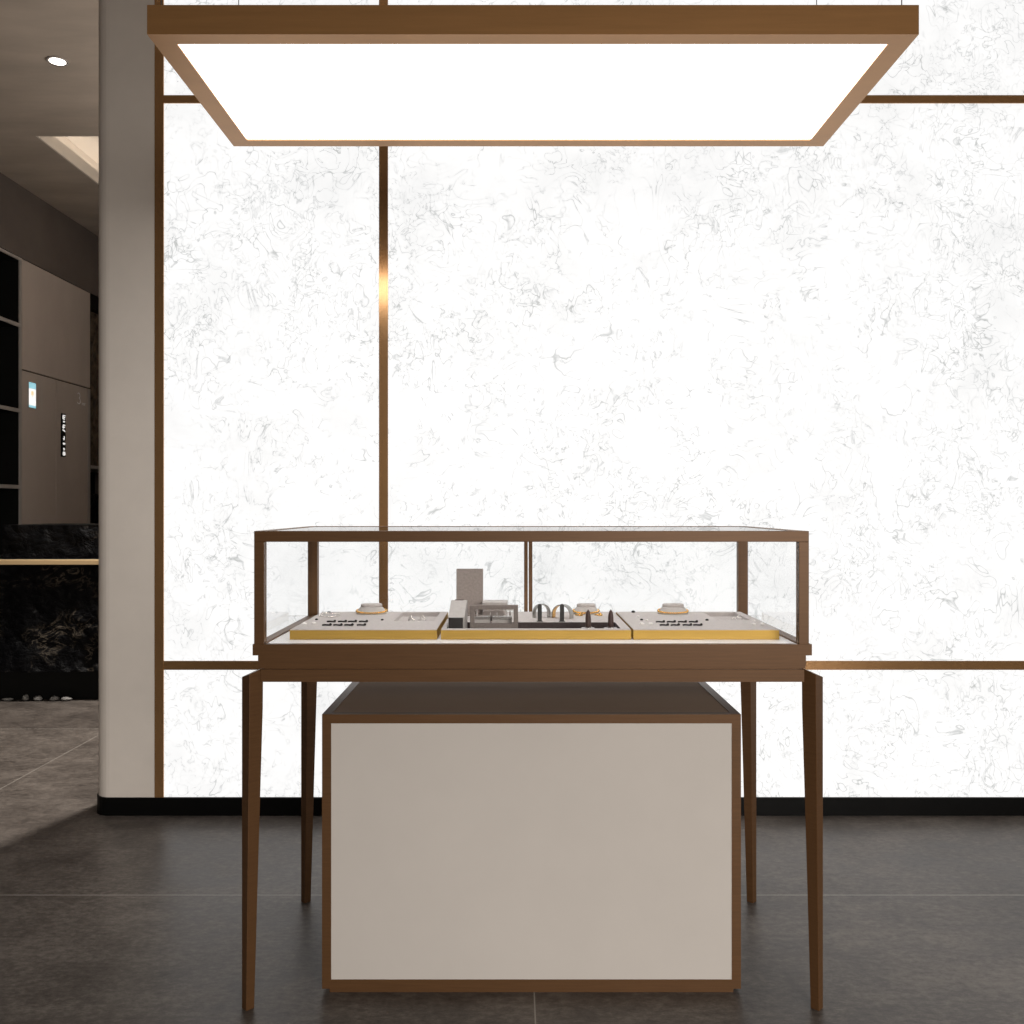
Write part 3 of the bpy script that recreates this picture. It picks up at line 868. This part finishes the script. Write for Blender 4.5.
# vertical black sign with pale characters on right door
a, zt = yz(60.6, 413); b, _ = yz(64.4, 414)
zb = 1.2 - (456.5 - 508) * a / 926
t = thing('sign', 'narrow vertical black sign with white characters on the right cabinet door', 'sign', (WX + 0.001, (a + b) / 2, (zt + zb) / 2)); t['abs'] = 1
boxes('plate', [((WX + 0.0005, a, zb), (WX + 0.010, b, zt))], DARKIN, t)
ph = zt - zb; pw = b - a
glyphs = [(0.95, 0.87, [(0.25, 1, 0.85, 1), (0.25, 1, 0.25, 0), (0.25, 0.5, 0.75, 0.5), (0.25, 0, 0.7, 0)]),
          (0.83, 0.79, [(0.3, 0.5, 0.75, 0.5), (0.5, 1, 0.5, 0)]),
          (0.73, 0.645, [(0.3, 1, 0.8, 1), (0.3, 1, 0.2, 0.2), (0.3, 0.5, 0.7, 0.5), (0.65, 0.5, 0.3, 0.1)]),
          (0.62, 0.575, [(0.2, 1, 0.8, 0.2), (0.2, 0.8, 0.6, 0.8)]),
          (0.475, 0.385, [(0.55, 1, 0.6, 0.3), (0.6, 0.3, 0.45, 0), (0.3, 0.3, 0.6, 0.4)]),
          (0.325, 0.275, [(0.25, 0.6, 0.8, 0.6), (0.45, 1, 0.45, 0), (0.7, 0.9, 0.7, 0.2)]),
          (0.205, 0.145, [(0.5, 1, 0.5, 0), (0.35, 0.6, 0.65, 0.6)]),
          (0.105, 0.04, [(0.3, 1, 0.75, 1), (0.75, 1, 0.75, 0), (0.75, 0, 0.3, 0), (0.3, 0, 0.3, 1), (0.3, 0.5, 0.75, 0.5)])]
for g1, g0, st in glyphs:
    bm = bmesh.new()
    for (u0, v0, u1, v1) in st:
        add_tube(bm, [(WX + 0.0102, a + u * pw, zb + (g0 + (g1 - g0) * v) * ph) for u, v in ((u0, v0), (u1, v1))], 0.0043, 6)
    obj('character', bm, SIGNW, t)

# rough stone alcove right of the cabinet
def rough_block(name, lo, hi, mat, amp, nx, nz, axis='y', parent=None, seed=0.0):
    """box whose front face (towards -y, or +x) is broken, rock-like"""
    bm = bmesh.new()
    x0, y0, z0 = lo; x1, y1, z1 = hi
    grid = []
    for i in range(nx + 1):
        col = []
        for j in range(nz + 1):
            u, v_ = i / nx, j / nz
            edge = 1.0
            if axis == 'y':
                x, z = x0 + u * (x1 - x0), z0 + v_ * (z1 - z0)
                n = noise.fractal(Vector((x * 2.6 + seed, z * 3.6 - x * 1.2, seed)), 1.0, 2.0, 6)
                n += 0.5 * abs(noise.noise(Vector((x * 7 + seed, z * 9 + x * 4, 3.1))))
                d = amp * (0.5 + 0.5 * max(-1, min(1, n))) * (0.4 + 0.6 * edge)
                col.append(bm.verts.new((x, y0 + amp - d, z)))
            else:
                y, z = y0 + u * (y1 - y0), z0 + v_ * (z1 - z0)
                n = noise.fractal(Vector((y * 5 + seed, z * 3.6 - y, seed)), 1.0, 2.0, 6)
                d = amp * (0.5 + 0.5 * max(-1, min(1, n)))
                col.append(bm.verts.new((x1 - amp + d, y, z)))
        grid.append(col)
    for i in range(nx):
        for j in range(nz):
            q = (grid[i][j], grid[i + 1][j], grid[i + 1][j + 1], grid[i][j + 1])
            bm.faces.new(q)
    # back and sides
    def back(v):
        return bm.verts.new((v.co.x, y1, v.co.z)) if axis == 'y' else bm.verts.new((x0, v.co.y, v.co.z))
    rim = [grid[i][0] for i in range(nx + 1)] + [grid[nx][j] for j in range(1, nz + 1)] + [grid[i][nz] for i in range(nx - 1, -1, -1)] + [grid[0][j] for j in range(nz - 1, 0, -1)]
    bk = [back(v) for v in rim]
    m_ = len(rim)
    for i in range(m_):
        bm.faces.new((rim[i], rim[(i + 1) % m_], bk[(i + 1) % m_], bk[i]))
    bm.faces.new(bk)
    bmesh.ops.recalc_face_normals(bm, faces=bm.faces[:])
    return obj(name, bm, mat, parent)
t = thing('stone_alcove', 'narrow dark alcove lined with rough brown stone right of the tall cabinet', 'alcove', (-3.73, 8.15, 0)); t['abs'] = 1
boxes('lining', [((-3.948, 7.694, 0), (-3.90, 8.616, 2.985)), ((-3.90, 7.694, 0), (WX - 0.004, 7.706, 2.985)), ((-3.90, 7.706, 2.87), (WX, 8.616, 2.985))], DARKIN, t)
ST2 = simple('brown_stone', (0.085, 0.062, 0.042), 0.5, 0, 0.9, 14, (1, 1, 1), 0.8, 40)
rough_block('stone_slab', (-3.898, 7.74, 1.56), (WX - 0.03, 8.60, 2.86), ST2, 0.06, 40, 60, 'x', t, 5.0)
boxes('shelf', [((-3.898, 7.708, 1.53), (WX - 0.005, 8.612, 1.556))], CABEDGE, t)
rough_block('stone_slab', (-3.898, 7.74, 0.0), (WX - 0.03, 8.60, 1.32), STONE, 0.06, 40, 60, 'x', t, 9.0)

# counter of rough black stone with gold ledge
t = thing('reception_counter', 'rough black stone reception counter with a thin gold ledge', 'counter', (-2.35, 6.0, 0)); t['abs'] = 1
CX0, CX1 = -3.50, -1.15
boxes('toe_kick', [((CX0, 5.82, 0), (CX1, 6.45, 0.187))], DARKIN, t)
rough_block('stone_front', (CX0, 5.70, 0.1875), (CX1, 6.45, 0.846), STONE, 0.06, 130, 60, 'y', t, 1.3)
boxes('ledge', [((CX0, 5.665, 0.8525), (CX1, 5.72, 0.882))], simple('ledge_gold', (0.92, 0.66, 0.36), 0.4, 0.5, 0.05, 8, (0.5, 1, 1), 0.02, 60), t, 0.002)
boxes('counter_slab', [((CX0, 5.7205, 0.8465), (CX1, 6.45, 0.882))], DARKIN, t, 0.001)
rough_block('upper_block', (-3.215, 5.80, 0.8825), (CX1, 6.40, 1.093), STONE, 0.05, 120, 30, 'y', t, 7.7)

# pebbles along the counter foot
for i, (px, w, h, lab) in enumerate(((8, 12, 3, 'flat grey pebble leftmost along the foot of the black counter'), (25.5, 6, 6, 'small upright grey pebble second from left at the counter foot'),
                            (38, 9, 5, 'rounded grey pebble in the middle of the counter foot'), (54.5, 9, 5, 'rounded grey pebble second from right at the counter foot'),
                            (66, 11, 4, 'long flat grey pebble rightmost at the counter foot'))):
    D = 5.765
    bm = bmesh.new(); bmesh.ops.create_icosphere(bm, subdivisions=3, radius=1.0)
    for v in bm.verts:
        n = 1 + 0.25 * noise.noise(v.co * 1.6 + Vector((i * 3.1, 0, 0)))
        v.co = Vector((v.co.x * n * w * D / 926 / 2, v.co.y * n * 0.022, (v.co.z * n + 0.9) * h * D / 926 / 2))
    zm = min(v.co.z for v in bm.verts)
    for v in bm.verts: v.co.z -= zm
    o = tag(obj('pebble', bm, STONEP, None, True), lab, 'pebble', 'pebbles along the counter foot')
    o.location = (x_at(px, D), D, 0.0)

# downlight
dD = 926 * (CEIL - 1.2) / (508 - 61)
t = thing('downlight', 'small round recessed spotlight glowing in the plaster ceiling', 'ceiling lamp', (x_at(57.5, dD), dD, CEIL))
bm = bmesh.new(); add_lathe(bm, [(0.040, -0.0005), (0.040, -0.004), (0.054, -0.005), (0.056, -0.0005)], 32); obj('trim_ring', bm, CABEDGE, t, True)
bm = bmesh.new(); add_lathe(bm, [(0.039, -0.0008), (0.039, -0.0030), (0.030, -0.0045), (0, -0.005)], 32); obj('lens', bm, SPOTE, t, True)

# ------------------------------------------------------------------ lights
def area(name, loc, rot, sx, sy, power, col):
    l = bpy.data.lights.new(name, 'AREA'); l.shape = 'RECTANGLE'; l.size = sx; l.size_y = sy; l.energy = power; l.color = col
    o = bpy.data.objects.new(name, l); C.objects.link(o); o.location = loc; o.rotation_euler = rot
    return o
def spot(name, loc, rot, power, ang, blend, col, r=0.05):
    l = bpy.data.lights.new(name, 'SPOT'); l.energy = power; l.spot_size = math.radians(ang); l.spot_blend = blend; l.color = col; l.shadow_soft_size = r
    o = bpy.data.objects.new(name, l); C.objects.link(o); o.location = loc; o.rotation_euler = rot
    return o
# unseen soft fill light, added behind the viewer to the right
a_ = area('front_fill_light', (1.7, Y_FRONT + 0.35, 1.72), (PI / 2 - math.radians(25), 0, math.radians(16)), 3.2, 1.3, 82, (1.0, 0.94, 0.87))
a_.data.spread = math.radians(92)
# back-room lights: visible downlight, another behind the marble wall, unseen fill added for the ceiling
spot('downlight_beam', (x_at(57.5, dD), dD, CEIL - 0.02), (0, 0, 0), 60, 110, 0.9, (1.0, 0.92, 0.83), 0.04)
spot('hidden_downlight_beam', (-1.25, 5.15, CEIL - 0.05), (0, math.radians(4), 0), 880, 92, 0.6, (1.0, 0.94, 0.88), 0.12)
area('ceiling_fill_light', (-0.6, 5.2, 2.3), (PI, math.radians(-25), 0), 1.5, 1.5, 25, (1.0, 0.92, 0.84))

w = bpy.data.worlds.new('world'); S.world = w; w.use_nodes = True
w.node_tree.nodes['Background'].inputs[0].default_value = (0.05, 0.045, 0.04, 1)
